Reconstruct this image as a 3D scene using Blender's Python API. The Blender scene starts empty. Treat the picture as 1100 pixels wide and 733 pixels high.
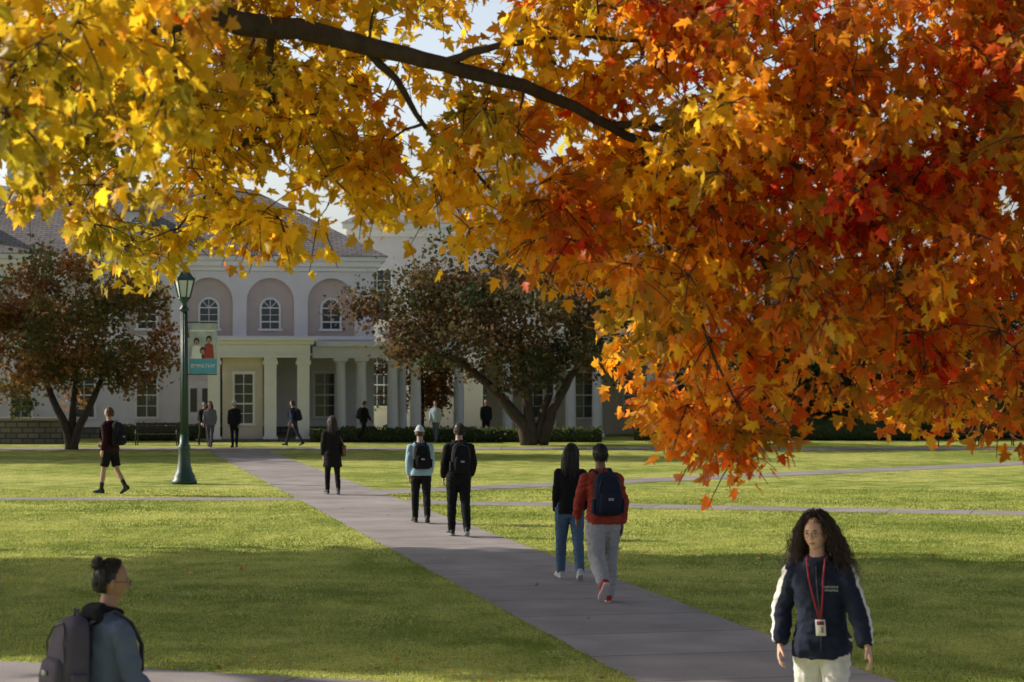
import bpy, math, random
import numpy as np
from mathutils import Vector, Matrix, noise
from mathutils.bvhtree import BVHTree
random.seed(7); rng=np.random.default_rng(7)
sc=bpy.context.scene
sc.view_settings.view_transform='Standard'
try: sc.view_settings.look='None'
except: pass
V=Vector
rad=math.radians
# ------------------------------------------------------------------ materials
_M={}
def M(name,col,rough=.8,var=.12,scale=6,bump=0.,bscale=60,spec=.3,metal=0,stretch=(1,1,1),detail=4):
    if name in _M: return _M[name]
    m=bpy.data.materials.new(name); m.use_nodes=True; nt=m.node_tree; N=nt.nodes; L=nt.links
    b=N['Principled BSDF']; b.inputs['Roughness'].default_value=rough
    b.inputs['Specular IOR Level'].default_value=spec; b.inputs['Metallic'].default_value=metal
    tc=N.new('ShaderNodeTexCoord'); mp=N.new('ShaderNodeMapping'); mp.inputs['Scale'].default_value=stretch
    L.new(tc.outputs['Object'],mp.inputs[0])
    n=N.new('ShaderNodeTexNoise'); n.inputs['Scale'].default_value=scale; n.inputs['Detail'].default_value=detail
    L.new(mp.outputs[0],n.inputs['Vector'])
    mr=N.new('ShaderNodeMapRange'); mr.inputs[1].default_value=.25; mr.inputs[2].default_value=.75
    mr.inputs[3].default_value=1-var; mr.inputs[4].default_value=1+var
    L.new(n.outputs[0],mr.inputs[0])
    vm=N.new('ShaderNodeVectorMath'); vm.operation='SCALE'; vm.inputs[0].default_value=col
    L.new(mr.outputs[0],vm.inputs['Scale']); L.new(vm.outputs[0],b.inputs['Base Color'])
    if bump>0:
        n2=N.new('ShaderNodeTexNoise'); n2.inputs['Scale'].default_value=bscale; n2.inputs['Detail'].default_value=5
        L.new(mp.outputs[0],n2.inputs['Vector'])
        bp=N.new('ShaderNodeBump'); bp.inputs['Strength'].default_value=bump; bp.inputs['Distance'].default_value=.02
        L.new(n2.outputs[0],bp.inputs['Height']); L.new(bp.outputs[0],b.inputs['Normal'])
    _M[name]=m; return m
def leafmat(name,trans=.5,boost=1.6,rough=.5):
    m=bpy.data.materials.new(name); m.use_nodes=True; nt=m.node_tree; N=nt.nodes; L=nt.links
    b=N['Principled BSDF']; b.inputs['Roughness'].default_value=rough; b.inputs['Specular IOR Level'].default_value=.25
    a=N.new('ShaderNodeAttribute'); a.attribute_name='Col'
    L.new(a.outputs['Color'],b.inputs['Base Color'])
    vm=N.new('ShaderNodeVectorMath'); vm.operation='SCALE'; vm.inputs['Scale'].default_value=boost
    L.new(a.outputs['Color'],vm.inputs[0])
    t=N.new('ShaderNodeBsdfTranslucent'); L.new(vm.outputs[0],t.inputs[0])
    mx=N.new('ShaderNodeMixShader'); mx.inputs[0].default_value=trans
    L.new(b.outputs[0],mx.inputs[1]); L.new(t.outputs[0],mx.inputs[2])
    L.new(mx.outputs[0],N['Material Output'].inputs[0]); return m
def grassmat():
    m=bpy.data.materials.new('lawn_grass'); m.use_nodes=True; nt=m.node_tree; N=nt.nodes; L=nt.links
    b=N['Principled BSDF']; b.inputs['Roughness'].default_value=.75; b.inputs['Specular IOR Level'].default_value=.15
    tc=N.new('ShaderNodeTexCoord')
    def nz(s,d,st=(1,1,1)):
        mp=N.new('ShaderNodeMapping'); mp.inputs['Scale'].default_value=st; L.new(tc.outputs['Object'],mp.inputs[0])
        n=N.new('ShaderNodeTexNoise'); n.inputs['Scale'].default_value=s; n.inputs['Detail'].default_value=d
        L.new(mp.outputs[0],n.inputs['Vector']); return n
    n1=nz(.22,6); n2=nz(14,6); n3=nz(1.7,6)
    r=N.new('ShaderNodeValToRGB'); r.color_ramp.elements[0].position=.42; r.color_ramp.elements[0].color=(.21,.27,.035,1)
    r.color_ramp.elements[1].position=.58; r.color_ramp.elements[1].color=(.50,.51,.135,1)
    ad=N.new('ShaderNodeMath'); ad.operation='MULTIPLY_ADD'; ad.inputs[1].default_value=.5
    L.new(n1.outputs[0],ad.inputs[0]); 
    m2=N.new('ShaderNodeMath'); m2.operation='MULTIPLY'; m2.inputs[1].default_value=.5; L.new(n3.outputs[0],m2.inputs[0]); L.new(m2.outputs[0],ad.inputs[2])
    L.new(ad.outputs[0],r.inputs[0])
    mr=N.new('ShaderNodeMapRange'); mr.inputs[1].default_value=.3; mr.inputs[2].default_value=.7; mr.inputs[3].default_value=.45; mr.inputs[4].default_value=1.55
    L.new(n2.outputs[0],mr.inputs[0])
    vm=N.new('ShaderNodeVectorMath'); vm.operation='SCALE'; L.new(r.outputs[0],vm.inputs[0]); L.new(mr.outputs[0],vm.inputs['Scale'])
    L.new(vm.outputs[0],b.inputs['Base Color'])
    bp=N.new('ShaderNodeBump'); bp.inputs['Strength'].default_value=.9; bp.inputs['Distance'].default_value=.06
    L.new(n2.outputs[0],bp.inputs['Height']); L.new(bp.outputs[0],b.inputs['Normal'])
    return m
def brickmat(name,c1,c2,mort,bw,bh,axis='XZ',rough=.8,ms=.02):
    m=bpy.data.materials.new(name); m.use_nodes=True; nt=m.node_tree; N=nt.nodes; L=nt.links
    b=N['Principled BSDF']; b.inputs['Roughness'].default_value=rough
    tc=N.new('ShaderNodeTexCoord'); sp=N.new('ShaderNodeSeparateXYZ'); cb=N.new('ShaderNodeCombineXYZ')
    L.new(tc.outputs['Object'],sp.inputs[0])
    L.new(sp.outputs[0],cb.inputs[0]); L.new(sp.outputs[2 if axis=='XZ' else 1],cb.inputs[1])
    t=N.new('ShaderNodeTexBrick'); t.inputs['Color1'].default_value=c1+(1,); t.inputs['Color2'].default_value=c2+(1,)
    t.inputs['Mortar'].default_value=mort+(1,); t.inputs['Scale'].default_value=1; t.inputs['Mortar Size'].default_value=ms
    t.inputs['Brick Width'].default_value=bw; t.inputs['Row Height'].default_value=bh
    L.new(cb.outputs[0],t.inputs[0])
    n=N.new('ShaderNodeTexNoise'); n.inputs['Scale'].default_value=.8; n.inputs['Detail'].default_value=6; L.new(tc.outputs['Object'],n.inputs[0])
    mr=N.new('ShaderNodeMapRange'); mr.inputs[1].default_value=.3; mr.inputs[2].default_value=.7; mr.inputs[3].default_value=.75; mr.inputs[4].default_value=1.25; L.new(n.outputs[0],mr.inputs[0])
    vm=N.new('ShaderNodeVectorMath'); vm.operation='SCALE'; L.new(t.outputs[0],vm.inputs[0]); L.new(mr.outputs[0],vm.inputs['Scale'])
    L.new(vm.outputs[0],b.inputs['Base Color'])
    return m
# ------------------------------------------------------------------ mesh helpers
class Acc:
    def __init__(s): s.v=[]; s.f=[]; s.m=[]
def mkobj(name,verts,faces,mats,midx=None,parent=None,smooth=True,bev=0):
    me=bpy.data.meshes.new(name); me.from_pydata([tuple(v) for v in verts],[],faces)
    for m in mats: me.materials.append(m)
    if midx is not None: me.polygons.foreach_set('material_index',midx)
    if smooth: me.polygons.foreach_set('use_smooth',[True]*len(me.polygons))
    me.update(); o=bpy.data.objects.new(name,me); sc.collection.objects.link(o)
    if parent: o.parent=parent
    return o
def empty(name,loc=(0,0,0),rz=0,scale=1):
    e=bpy.data.objects.new(name,None); e.location=loc; e.rotation_euler=(0,0,rz); e.scale=(scale,)*3
    e.empty_display_size=.3; sc.collection.objects.link(e); return e
def loft(acc,rings,mat=0,n=14,e=2.0,stripe=None):
    b=len(acc.v)
    for c,ax,ay in rings:
        for k in range(n):
            a=2*math.pi*k/n; ca,sa=math.cos(a),math.sin(a)
            if e!=2.0:
                ca=math.copysign(abs(ca)**(2/e),ca); sa=math.copysign(abs(sa)**(2/e),sa)
            acc.v.append(c+ax*ca+ay*sa)
    flip=(rings[len(rings)//2][1].cross(rings[len(rings)//2][2])).dot(rings[-1][0]-rings[0][0])<0
    for i in range(len(rings)-1):
        for k in range(n):
            k2=(k+1)%n
            q=(b+i*n+k,b+i*n+k2,b+(i+1)*n+k2,b+(i+1)*n+k)
            acc.f.append(q[::-1] if flip else q); acc.m.append(stripe(i,k) if stripe else mat)
    c0=tuple(b+k for k in range(n)); c1=tuple(b+(len(rings)-1)*n+k for k in range(n))
    acc.f.append(c0 if flip else c0[::-1]); acc.m.append(mat)
    acc.f.append(c1[::-1] if flip else c1); acc.m.append(mat)
def tube(acc,pts,radii,mat=0,n=10,ref=V((1,0,0)),flat=1.0,stripe=None,e=2.0):
    rings=[]
    for i,p in enumerate(pts):
        if i==0: t=pts[1]-pts[0]
        elif i==len(pts)-1: t=pts[-1]-pts[-2]
        else: t=(pts[i+1]-pts[i]).normalized()+(pts[i]-pts[i-1]).normalized()
        if t.length<1e-9: t=V((0,0,1))
        t.normalize(); ax=ref-t*ref.dot(t)
        if ax.length<1e-3: ax=V((0,1,0))-t*t.y
        ax.normalize(); ay=t.cross(ax)
        rings.append((p,ax*radii[i],ay*radii[i]*flat))
    loft(acc,rings,mat,n,e,stripe)
def ringtube(acc,pts,r,mat=0,n=6):
    N=len(pts); b=len(acc.v)
    c=sum(pts,V((0,0,0)))/N
    for i,p in enumerate(pts):
        t=(pts[(i+1)%N]-pts[i-1]).normalized(); ax=(p-c); ax-=t*ax.dot(t); ax.normalize(); ay=t.cross(ax)
        for k in range(n):
            a=2*math.pi*k/n; acc.v.append(p+ax*r*math.cos(a)+ay*r*math.sin(a))
    for i in range(N):
        j=(i+1)%N
        for k in range(n):
            k2=(k+1)%n; acc.f.append((b+i*n+k,b+i*n+k2,b+j*n+k2,b+j*n+k)); acc.m.append(mat)
def box(acc,x0,x1,y0,y1,z0,z1,mat=0):
    b=len(acc.v)
    for z in (z0,z1):
        for x,y in ((x0,y0),(x1,y0),(x1,y1),(x0,y1)): acc.v.append(V((x,y,z)))
    for q in ((3,2,1,0),(4,5,6,7),(0,1,5,4),(1,2,6,5),(2,3,7,6),(3,0,4,7)):
        acc.f.append(tuple(b+i for i in q)); acc.m.append(mat)
def lathe(acc,prof,mat=0,n=20,c=V((0,0,0))):
    loft(acc,[(c+V((0,0,z)),V((r,0,0)),V((0,r,0))) for r,z in prof],mat,n)
def cloud(name,tv,tf,pos,R,s,col,mat,parent=None):
    tv=np.array(tv,float); tf=np.array(tf,int); N=len(pos); k=len(tv); m=len(tf)
    v=np.einsum('nij,kj->nki',R,tv)*s[:,None,None] if np.ndim(s)==1 else np.einsum('nij,nkj->nki',R,tv[None]*s[:,None,:])
    v=v+pos[:,None,:]
    f=(tf[None]+(np.arange(N)*k)[:,None,None]).reshape(-1)
    me=bpy.data.meshes.new(name); w=tf.shape[1]
    me.vertices.add(N*k); me.vertices.foreach_set('co',v.reshape(-1))
    me.loops.add(N*m*w); me.loops.foreach_set('vertex_index',f.astype(np.int32))
    me.polygons.add(N*m); me.polygons.foreach_set('loop_start',(np.arange(N*m)*w).astype(np.int32))
    me.update(calc_edges=True); me.validate()
    at=me.color_attributes.new('Col','FLOAT_COLOR','POINT')
    c=np.ones((N,k,4)); c[:,:,:3]=col[:,None,:]; at.data.foreach_set('color',c.reshape(-1))
    me.materials.append(mat); o=bpy.data.objects.new(name,me); sc.collection.objects.link(o)
    if parent: o.parent=parent
    return o
def frames(tip,nrm):
    tip=tip/np.linalg.norm(tip,axis=1,keepdims=True)
    x=np.cross(tip,nrm); x/=np.linalg.norm(x,axis=1,keepdims=True)+1e-9
    z=np.cross(x,tip); return np.stack([x,tip,z],axis=2)
MH=[(.13,-.05),(.42,-.02),(.27,.17),(.58,.50),(.25,.44),(.20,.70)]
MO=[(0,0)]+MH+[(0,1.0)]+[(-x,y) for x,y in MH[::-1]]
LEAFV=[(0,.32,.03)]+[(x,y,-.18*abs(x)-.14*(y-.3)**2) for x,y in MO]
LEAFF=[(0,1+i,1+(i+1)%len(MO)) for i in range(len(MO))]
QV=[(0,-.1,0),(.45,.4,-.08),(0,1,.0),(-.45,.4,-.08)]; QF=[(0,1,2),(0,2,3)]
# ------------------------------------------------------------------ camera, light, world
cam=bpy.data.cameras.new('camera'); co=bpy.data.objects.new('camera',cam); sc.collection.objects.link(co)
co.location=(0,0,2.5); co.rotation_euler=(rad(90),0,0); cam.lens=70; cam.sensor_width=36; cam.shift_y=.0395
cam.clip_end=5000; cam.dof.use_dof=True; cam.dof.focus_distance=23; cam.dof.aperture_fstop=4.0
sc.camera=co
w=bpy.data.worlds.new('World'); sc.world=w; w.use_nodes=True; nt=w.node_tree
sky=nt.nodes.new('ShaderNodeTexSky'); sky.sky_type='NISHITA'; sky.sun_disc=False; sky.sun_elevation=rad(28)
HD=V((.96,-.28,0)).normalized(); EL=rad(28)
sky.sun_rotation=math.atan2(-HD.x,-HD.y)%(2*math.pi); sky.dust_density=4.0; sky.air_density=1.0; sky.ozone_density=2
hs=nt.nodes.new('ShaderNodeHueSaturation'); hs.inputs['Saturation'].default_value=.6
nt.links.new(sky.outputs[0],hs.inputs['Color'])
tc=nt.nodes.new('ShaderNodeTexCoord'); sp=nt.nodes.new('ShaderNodeSeparateXYZ'); nt.links.new(tc.outputs['Generated'],sp.inputs[0])
mr=nt.nodes.new('ShaderNodeMapRange'); mr.inputs[1].default_value=.14; mr.inputs[2].default_value=.5; mr.inputs[3].default_value=2.9; mr.inputs[4].default_value=.6
nt.links.new(sp.outputs[2],mr.inputs[0])
vmw=nt.nodes.new('ShaderNodeVectorMath'); vmw.operation='SCALE'; nt.links.new(hs.outputs[0],vmw.inputs[0]); nt.links.new(mr.outputs[0],vmw.inputs['Scale'])
nt.links.new(vmw.outputs[0],nt.nodes['Background'].inputs[0]); nt.nodes['Background'].inputs[1].default_value=.09
sl=bpy.data.lights.new('sun','SUN'); sl.energy=5; sl.angle=rad(.5); sl.color=(1,.91,.77)
so=bpy.data.objects.new('sun',sl); sc.collection.objects.link(so)
so.rotation_euler=V((HD.x*math.cos(EL),HD.y*math.cos(EL),-math.sin(EL))).to_track_quat('-Z','Y').to_euler()
# ------------------------------------------------------------------ ground, paths
g=grassmat()
mkobj('ground',[(-2500,-300,0),(2500,-300,0),(2500,4000,0),(-2500,4000,0)],[(0,1,2,3)],[g],smooth=False)
def pathmat():
    m=bpy.data.materials.new('concrete_path'); m.use_nodes=True; nt=m.node_tree; N=nt.nodes; L=nt.links
    b=N['Principled BSDF']; b.inputs['Roughness'].default_value=.85; b.inputs['Specular IOR Level'].default_value=.2
    tc=N.new('ShaderNodeTexCoord'); t=N.new('ShaderNodeTexBrick')
    t.inputs['Color1'].default_value=(.30,.27,.265,1); t.inputs['Color2'].default_value=(.36,.325,.32,1); t.inputs['Mortar'].default_value=(.10,.09,.085,1)
    t.inputs['Scale'].default_value=1; t.inputs['Mortar Size'].default_value=.012; t.inputs['Brick Width'].default_value=1.55; t.inputs['Row Height'].default_value=3.2; t.offset=0
    mp=N.new('ShaderNodeMapping'); mp.inputs['Location'].default_value=(0,1.6,0); L.new(tc.outputs['Object'],mp.inputs[0]); L.new(mp.outputs[0],t.inputs[0])
    n=N.new('ShaderNodeTexNoise'); n.inputs['Scale'].default_value=1.1; n.inputs['Detail'].default_value=8; L.new(tc.outputs['Object'],n.inputs[0])
    n2=N.new('ShaderNodeTexNoise'); n2.inputs['Scale'].default_value=60; n2.inputs['Detail'].default_value=4; L.new(tc.outputs['Object'],n2.inputs[0])
    ad=N.new('ShaderNodeMath'); ad.operation='ADD'; L.new(n.outputs[0],ad.inputs[0]); L.new(n2.outputs[0],ad.inputs[1])
    mr=N.new('ShaderNodeMapRange'); mr.inputs[1].default_value=.7; mr.inputs[2].default_value=1.3; mr.inputs[3].default_value=.7; mr.inputs[4].default_value=1.25; L.new(ad.outputs[0],mr.inputs[0])
    vm=N.new('ShaderNodeVectorMath'); vm.operation='SCALE'; L.new(t.outputs[0],vm.inputs[0]); L.new(mr.outputs[0],vm.inputs['Scale']); L.new(vm.outputs[0],b.inputs['Base Color'])
    bp=N.new('ShaderNodeBump'); bp.inputs['Strength'].default_value=.3; bp.inputs['Distance'].default_value=.01; L.new(n2.outputs[0],bp.inputs['Height']); L.new(bp.outputs[0],b.inputs['Normal'])
    return m
pm=pathmat(); PATHS=[]
def path(a,b,width,z,name='footpath'):
    a=V(a+(0,)); b=V(b+(0,)); d=(b-a); L=d.length; ang=math.atan2(d.y,d.x); n=int(L/.3)+1
    vs=[]; fs=[]
    for i in range(n+1):
        j=.035*noise.noise(V((i*.35,a.x,1))); k=.035*noise.noise(V((i*.35,a.y,5)))
        vs+=[(L*i/n,-width/2+j,0),(L*i/n,width/2+k,0)]
    fs=[(2*i,2*i+2,2*i+3,2*i+1) for i in range(n)]
    o=mkobj(name,vs,fs,[pm],smooth=False); o.location=(a.x,a.y,z); o.rotation_euler=(0,0,ang)
    PATHS.append((np.array([a.x,a.y]),np.array([b.x,b.y]),width))
path((5.69+.217*6,-6),(-9.9,71.8),2.1,.012)
path((-30,23.7+1.7),(2.2,14.1),2.5,.004)
path((-45,42.9),(-4.2,42.3),1.1,.004)
path((-3.1,41.6),(40,28.6),1.3,.004)
path((-3.3,44.6),(45,86),1.5,.008)
path((-50,74.0),(40,74.0),2.6,.016)
def onpath(P,margin=0.):
    r=np.zeros(len(P),bool)
    for a,b,wd in PATHS:
        d=b-a; L=np.linalg.norm(d); d=d/L; q=P-a; t=q@d; s=np.abs(q[:,0]*d[1]-q[:,1]*d[0])
        r|=(t>0)&(t<L)&(s<wd/2+margin)
    return r
# grass blades
gb=leafmat('grass_blades',.38,1.3,.6)
N0=300000; u=rng.random(N0); d=14.5*np.exp(u*np.log(46/14.5)); X=(rng.random(N0)*2-1)*(.275*d+.8)
P=np.stack([X,d],1); keep=~onpath(P,-.02); P=P[keep]; N1=len(P)
pos=np.zeros((N1,3)); pos[:,:2]=P
az=rng.random(N1)*6.283; tip=np.stack([np.cos(az)*.5,np.sin(az)*.5,np.ones(N1)],1); nr=np.stack([np.sin(az*3.1),np.cos(az*3.1),.2*np.ones(N1)],1)
sc3=np.stack([.010*(P[:,1]/18)*(.7+.6*rng.random(N1)),(.020+.024*rng.random(N1)),np.ones(N1)],1)
pat=np.array([noise.noise(V((p[0]*.45,p[1]*.45,0)))+.6*noise.noise(V((p[0]*2.2,p[1]*1.6,7))) for p in P])
c1=np.array([.16,.22,.03]); c2=np.array([.48,.49,.13]); t=np.clip(.5+pat*.9+(rng.random(N1)-.5)*.7,0,1)[:,None]
col=c1*(1-t)+c2*t
cloud('grass',[(-.5,0,0),(.5,0,0),(0,1,0)],[(0,1,2)],pos,frames(tip,nr),sc3,col,gb)
# fallen leaves
lm=leafmat('autumn_leaf',.60,2.0,.42)
N2=1500; d=rng.uniform(13,44,N2); X=(rng.random(N2)*2-1)*(.28*d+.5)
w1=np.array([noise.noise(V((a*.3,b*.3,9))) for a,b in zip(X,d)]); k=(w1+.2*rng.random(N2)+ (d<18.5)*.3)>.22; k|=rng.random(N2)<.05
P=np.stack([X,d],1)[k]; k2=~onpath(P)|(rng.random(len(P))<.15); P=P[k2]; n=len(P)
pos=np.concatenate([P,(.02+.02*rng.random(n))[:,None]],1)
tip=rng.normal(size=(n,3)); tip[:,2]*=.25; nr=rng.normal(size=(n,3))*.35+np.array([0,0,1])
cc=np.array([[.36,.20,.05],[.30,.14,.04],[.25,.12,.05],[.22,.14,.07],[.4,.28,.07]])[rng.integers(0,5,n)]
cloud('fallen_leaves',LEAFV,LEAFF,pos,frames(tip,nr),.03+.04*rng.random(n),cc,lm)
# ------------------------------------------------------------------ trees
bark=M('bark',(.055,.04,.032),.9,.35,14,.8,30,stretch=(1,1,.25))
def grow(acc,nodes,target,r_end,sag=.12,mat=0,n=6):
    best=min(nodes,key=lambda q:(q[0]-target).length+ .25*abs(q[0].z-target.z))
    p0,r0=best; L=(target-p0).length
    if L<1e-3: return
    side=V((random.uniform(-1,1),random.uniform(-1,1),random.uniform(-.2,1)))*L*sag
    pts=[];rr=[]; K=6; ra=min(r0*.75, r_end+L*.022)
    for i in range(K+1):
        t=i/K; p=p0.lerp(target,t)+side*math.sin(math.pi*t)
        if 0<i<K: p+=V([random.uniform(-1,1)*L*.02 for _ in range(3)])
        pts.append(p); rr.append(ra*(1-t)+r_end*t)
    tube(acc,pts,rr,mat,n)
    for p,r in zip(pts[2:],rr[2:]): nodes.append((p,r))
def clumpleaves(cs,per,rad_,tipz,pal,jit,size,flatten=.7):
    ps=[];cl=[]
    for (c,ck) in cs:
        k=int(per*random.uniform(.6,1.4)); q=rng.normal(size=(k,3))*rad_*random.uniform(.6,1.25); q[:,2]*=flatten
        ps.append(np.array(c)+q); cl.append(np.repeat(np.array([ck]),k,0))
    pos=np.concatenate(ps); col=np.concatenate(cl); n=len(pos)
    col=col*(1+jit*(rng.random((n,1))-.5)*2)*(1+.12*(rng.random((n,3))-.5))
    tip=rng.normal(size=(n,3)); tip[:,2]+=tipz; nr=rng.normal(size=(n,3)); s=size*(.6+.8*rng.random(n))
    return pos,frames(tip,nr),s,np.clip(col,.005,.95)
tl=leafmat('tree_foliage',.42,1.5,.6); tl2=leafmat('dense_foliage',.12,1.0,.6)
def tree(name,loc,rx,ry,z0,z1,stems,nc,per,pal,seed,lsize=.16,crad=.5,shellp=.28,mat=None,rough_=.42):
    random.seed(seed)
    e=empty(name,loc); acc=Acc(); nodes=[]
    for st in stems:
        pts=[V(p[:3]) for p in st]; rr=[p[3] for p in st]; 
        P2=[];R2=[]
        for i in range(len(pts)-1):
            for t in (0,.33,.66): P2.append(pts[i].lerp(pts[i+1],t)+V((random.uniform(-.03,.03),random.uniform(-.03,.03),0))); R2.append(rr[i]*(1-t)+rr[i+1]*t)
        P2.append(pts[-1]); R2.append(rr[-1]); tube(acc,P2,R2,0,12)
        nodes+=[(p,r) for p,r in zip(P2,R2) if p.z>z0*.6]
    cs=[]; tries=0; ox,oy=random.uniform(0,50),random.uniform(0,50)
    while len(cs)<nc and tries<20000:
        tries+=1
        a=V((random.gauss(0,1),random.gauss(0,1),random.gauss(0,1))).normalized()*random.random()**shellp
        zc=(z0+z1)/2; hz=(z1-z0)/2
        lump=1+rough_*noise.noise(a*2.3+V((ox,oy,0)))
        p=V((a.x*rx*lump,a.y*ry*lump,zc+a.z*hz*lump))
        if p.z<z0*.85: continue
        if mat is None and noise.noise(p*.55+V((ox,0,oy)))<-.22: continue
        cs.append(p)
    cs.sort(key=lambda p:min((p-q[0]).length for q in nodes))
    for p in cs: grow(acc,nodes,p,.012,.12,0,5)
    mkobj('trunk_and_branches',acc.v,acc.f,[bark],parent=e)
    L=[]
    for p in cs:
        k=.5+.6*noise.noise(p*.6+V((oy,ox,3))); k=min(.999,max(0,k+random.uniform(-.2,.2))); L.append((tuple(p),pal[int(k*len(pal))]))
    ps,R,s,c=clumpleaves(L,per,crad,-.3,pal,.4,lsize)
    k=ps[:,2]>z0*.7
    cloud('crown_foliage',QV,QF,ps[k],R[k],s[k],c[k],mat or tl,e)
    return e
pal_crab=[(.07,.085,.025),(.10,.10,.028),(.14,.10,.03),(.20,.115,.035),(.24,.10,.035),(.30,.14,.04)]
tree('crabapple_tree',(-16.2,73,0),3.6,3.3,1.7,7.2,[[(0,0,0,.2),(-.1,0,.7,.17),(-.7,.1,2,.12),(-1.3,.3,3.4,.07)],[(.1,0,0,.2),(.25,0,.6,.16),(.9,-.2,1.9,.12),(1.5,0,3.4,.07)],[(0,.1,.3,.16),(.1,.2,1.8,.12),(.2,.4,4,.06)]],190,85,pal_crab,11,.15,.40)
tree('crabapple_tree',(.6,78,0),6.4,5,2.5,8.0,[[(0,0,0,.3),(-.15,0,.8,.26),(-1.1,0,2.0,.19),(-2.6,.2,3.3,.13),(-4.2,.3,3.9,.07)],[(.15,0,0,.26),(.1,0,1,.22),(-.1,0,2.4,.17),(-.3,.3,4.5,.09)],[(.6,.1,0,.24),(1.0,0,1.4,.2),(1.7,.2,2.7,.15),(2.9,.3,4.2,.07)],[(.3,0,.2,.2),(.9,.3,2,.15),(1.0,.8,4,.08)]],300,90,[(.04,.055,.02),(.055,.06,.02),(.075,.06,.024),(.10,.055,.026),(.11,.075,.027),(.14,.085,.03)],23,.16,.46)
# tall trees standing to the left of the view that shade the lawn
palS=[(.16,.14,.03),(.2,.15,.03),(.1,.13,.03)]
stS=[[(0,0,0,.4),(.1,0,4,.32),(.2,.1,8,.22),(0,0,14,.06)]]
tree('oak_tree',(-15.5,25.6,0),4.0,3.6,3.0,13,stS,230,60,palS,5,.42,.6,mat=tl2,rough_=.2)
tree('oak_tree',(-19,31.2,0),4.4,3.2,7.0,21,stS,260,60,palS,8,.45,.7,mat=tl2,rough_=.2)
tree('oak_tree',(-27,29.6,0),4.2,3.0,9.0,22,stS,230,60,palS,18,.45,.7,mat=tl2,rough_=.2)
tree('oak_tree',(-28,68,0),4.2,3.0,3,10,stS,170,50,palS,6,.42,.6,mat=tl2)
tree('oak_tree',(-36,76,0),4.2,2.6,9,24,stS,200,50,palS,7,.46,.7,mat=tl2)
# background trees right
gp=[(.035,.06,.018),(.05,.075,.02),(.07,.085,.025),(.04,.05,.02)]
for i,(x,y,r,h) in enumerate([(10.8,87,2.2,4.6),(14.6,88,2.6,5.6),(19,99,4.5,9.5),(26,97,4.6,8.6),(33,100,5.5,11),(41,98,5,10),(19.2,89,2.6,5.0)]):
    tree('background_tree',(x,y,0),r,r,.5,h,[[(0,0,0,.22),(.1,0,2,.16),(0,.1,h*.6,.08)]],110,75,gp if i!=2 else [(.13,.09,.02),(.16,.08,.02),(.08,.08,.02)],40+i,.26,.55)
tree('young_maple_tree',(-4.2,93.5,0),1.8,1.6,.9,4.6,[[(0,0,0,.1),(0,0,1.4,.08),(0,.1,3,.04)]],50,70,[(.30,.12,.03),(.34,.16,.04),(.24,.12,.04)],60,.15,.4)
# ------------------------------------------------------------------ maple overhead
random.seed(3)
me_=empty('autumn_maple_tree',(0,0,0)); acc=Acc()
def c12(x,y,dy=0): return V(((x-550)/178,12+dy,2.5+(410-y)/178))
trunk=[(V((-6.2,10.8,0)),.36),(V((-6.15,10.8,1.2)),.29),(V((-6.0,10.9,3)),.26),(V((-5.9,11,4.6)),.22),(V((-5.8,11,7)),.15),(V((-5.6,11,9.5)),.07)]
A=[(V((-6.0,10.9,3.2)),.14),(V((-4.9,11.2,4.4)),.12),(V((-3.4,11.4,4.95)),.095),(c12(170,2,-.5),.085),(c12(250,38,-.55),.075),(c12(330,48,-.5),.064),(c12(400,62,-.4),.055),(c12(480,80,-.3),.046),(c12(560,97,-.2),.04),(c12(620,120,-.1),.034),(c12(690,155),.028),(c12(750,205,-.1),.022),(c12(800,250,-.2),.015),(c12(835,320,-.2),.008)]
B=[(c12(395,62,-.35),.03),(c12(430,95,-.3),.022),(c12(455,135,0),.015),(c12(520,190,.3),.01),(c12(560,240,.3),.006)]
C=[(c12(470,78,-.3),.028),(c12(520,66,-.4),.022),(c12(590,55,-.5),.016),(c12(680,60,-.5),.01)]
D=[(c12(640,128),.026),(c12(730,150,-.2),.022),(c12(820,176,-.3),.018),(c12(900,200,-.3),.014),(c12(970,212,-.2),.01),(c12(1080,240,.3),.006)]
E=[(V((-5.9,11,4.4)),.15),(V((-4,12.0,5.6)),.12),(V((-1,12.6,5.9)),.09),(V((1.5,12.8,5.5)),.06),(V((3.2,12.6,4.9)),.03),(V((4.4,12.5,4.2)),.012)]
F=[(c12(250,40,-.5),.035),(c12(190,50,-.6),.028),(c12(120,70,-.7),.02),(c12(40,110,-.8),.01)]
G=[(V((1.0,12.8,5.55)),.05),(c12(780,20,.4),.03),(c12(860,110,.1),.022),(c12(930,240,-.2),.014),(c12(980,360,-.3),.007)]
Hh=[(c12(300,47,-.4),.026),(c12(290,110,.1),.02),(c12(230,180,.4),.013),(c12(180,240,.4),.007)]
I=[(c12(690,155),.02),(c12(700,240,-.3),.014),(c12(740,340,-.5),.01),(c12(780,430,-.5),.006)]
nodes=[]
for L in (trunk,A,B,C,D,E,F,G,Hh,I):
    P2=[];R2=[]
    for i in range(len(L)-1):
        for t in (0,.25,.5,.75):
            j=.014 if L is not trunk else .02
            P2.append(L[i][0].lerp(L[i+1][0],t)+V([random.uniform(-j,j) for _ in range(3)])); R2.append(L[i][1]*(1-t)+L[i+1][1]*t)
    P2.append(L[-1][0]); R2.append(L[-1][1]); tube(acc,P2,R2,0,10)
    if L is not trunk: nodes+=[(p,r) for p,r in zip(P2,R2)]
Apts=[c12(x,y) for x,y in ((235,32),(290,42),(330,48),(370,55),(400,62),(440,70),(480,80),(520,88),(560,97),(600,112),(650,135))]
bx=[-200,0,60,110,150,180,215,260,300,350,400,440,500,560,600,650,680,740,790,850,920,1000,1060,1100,1300]
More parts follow.
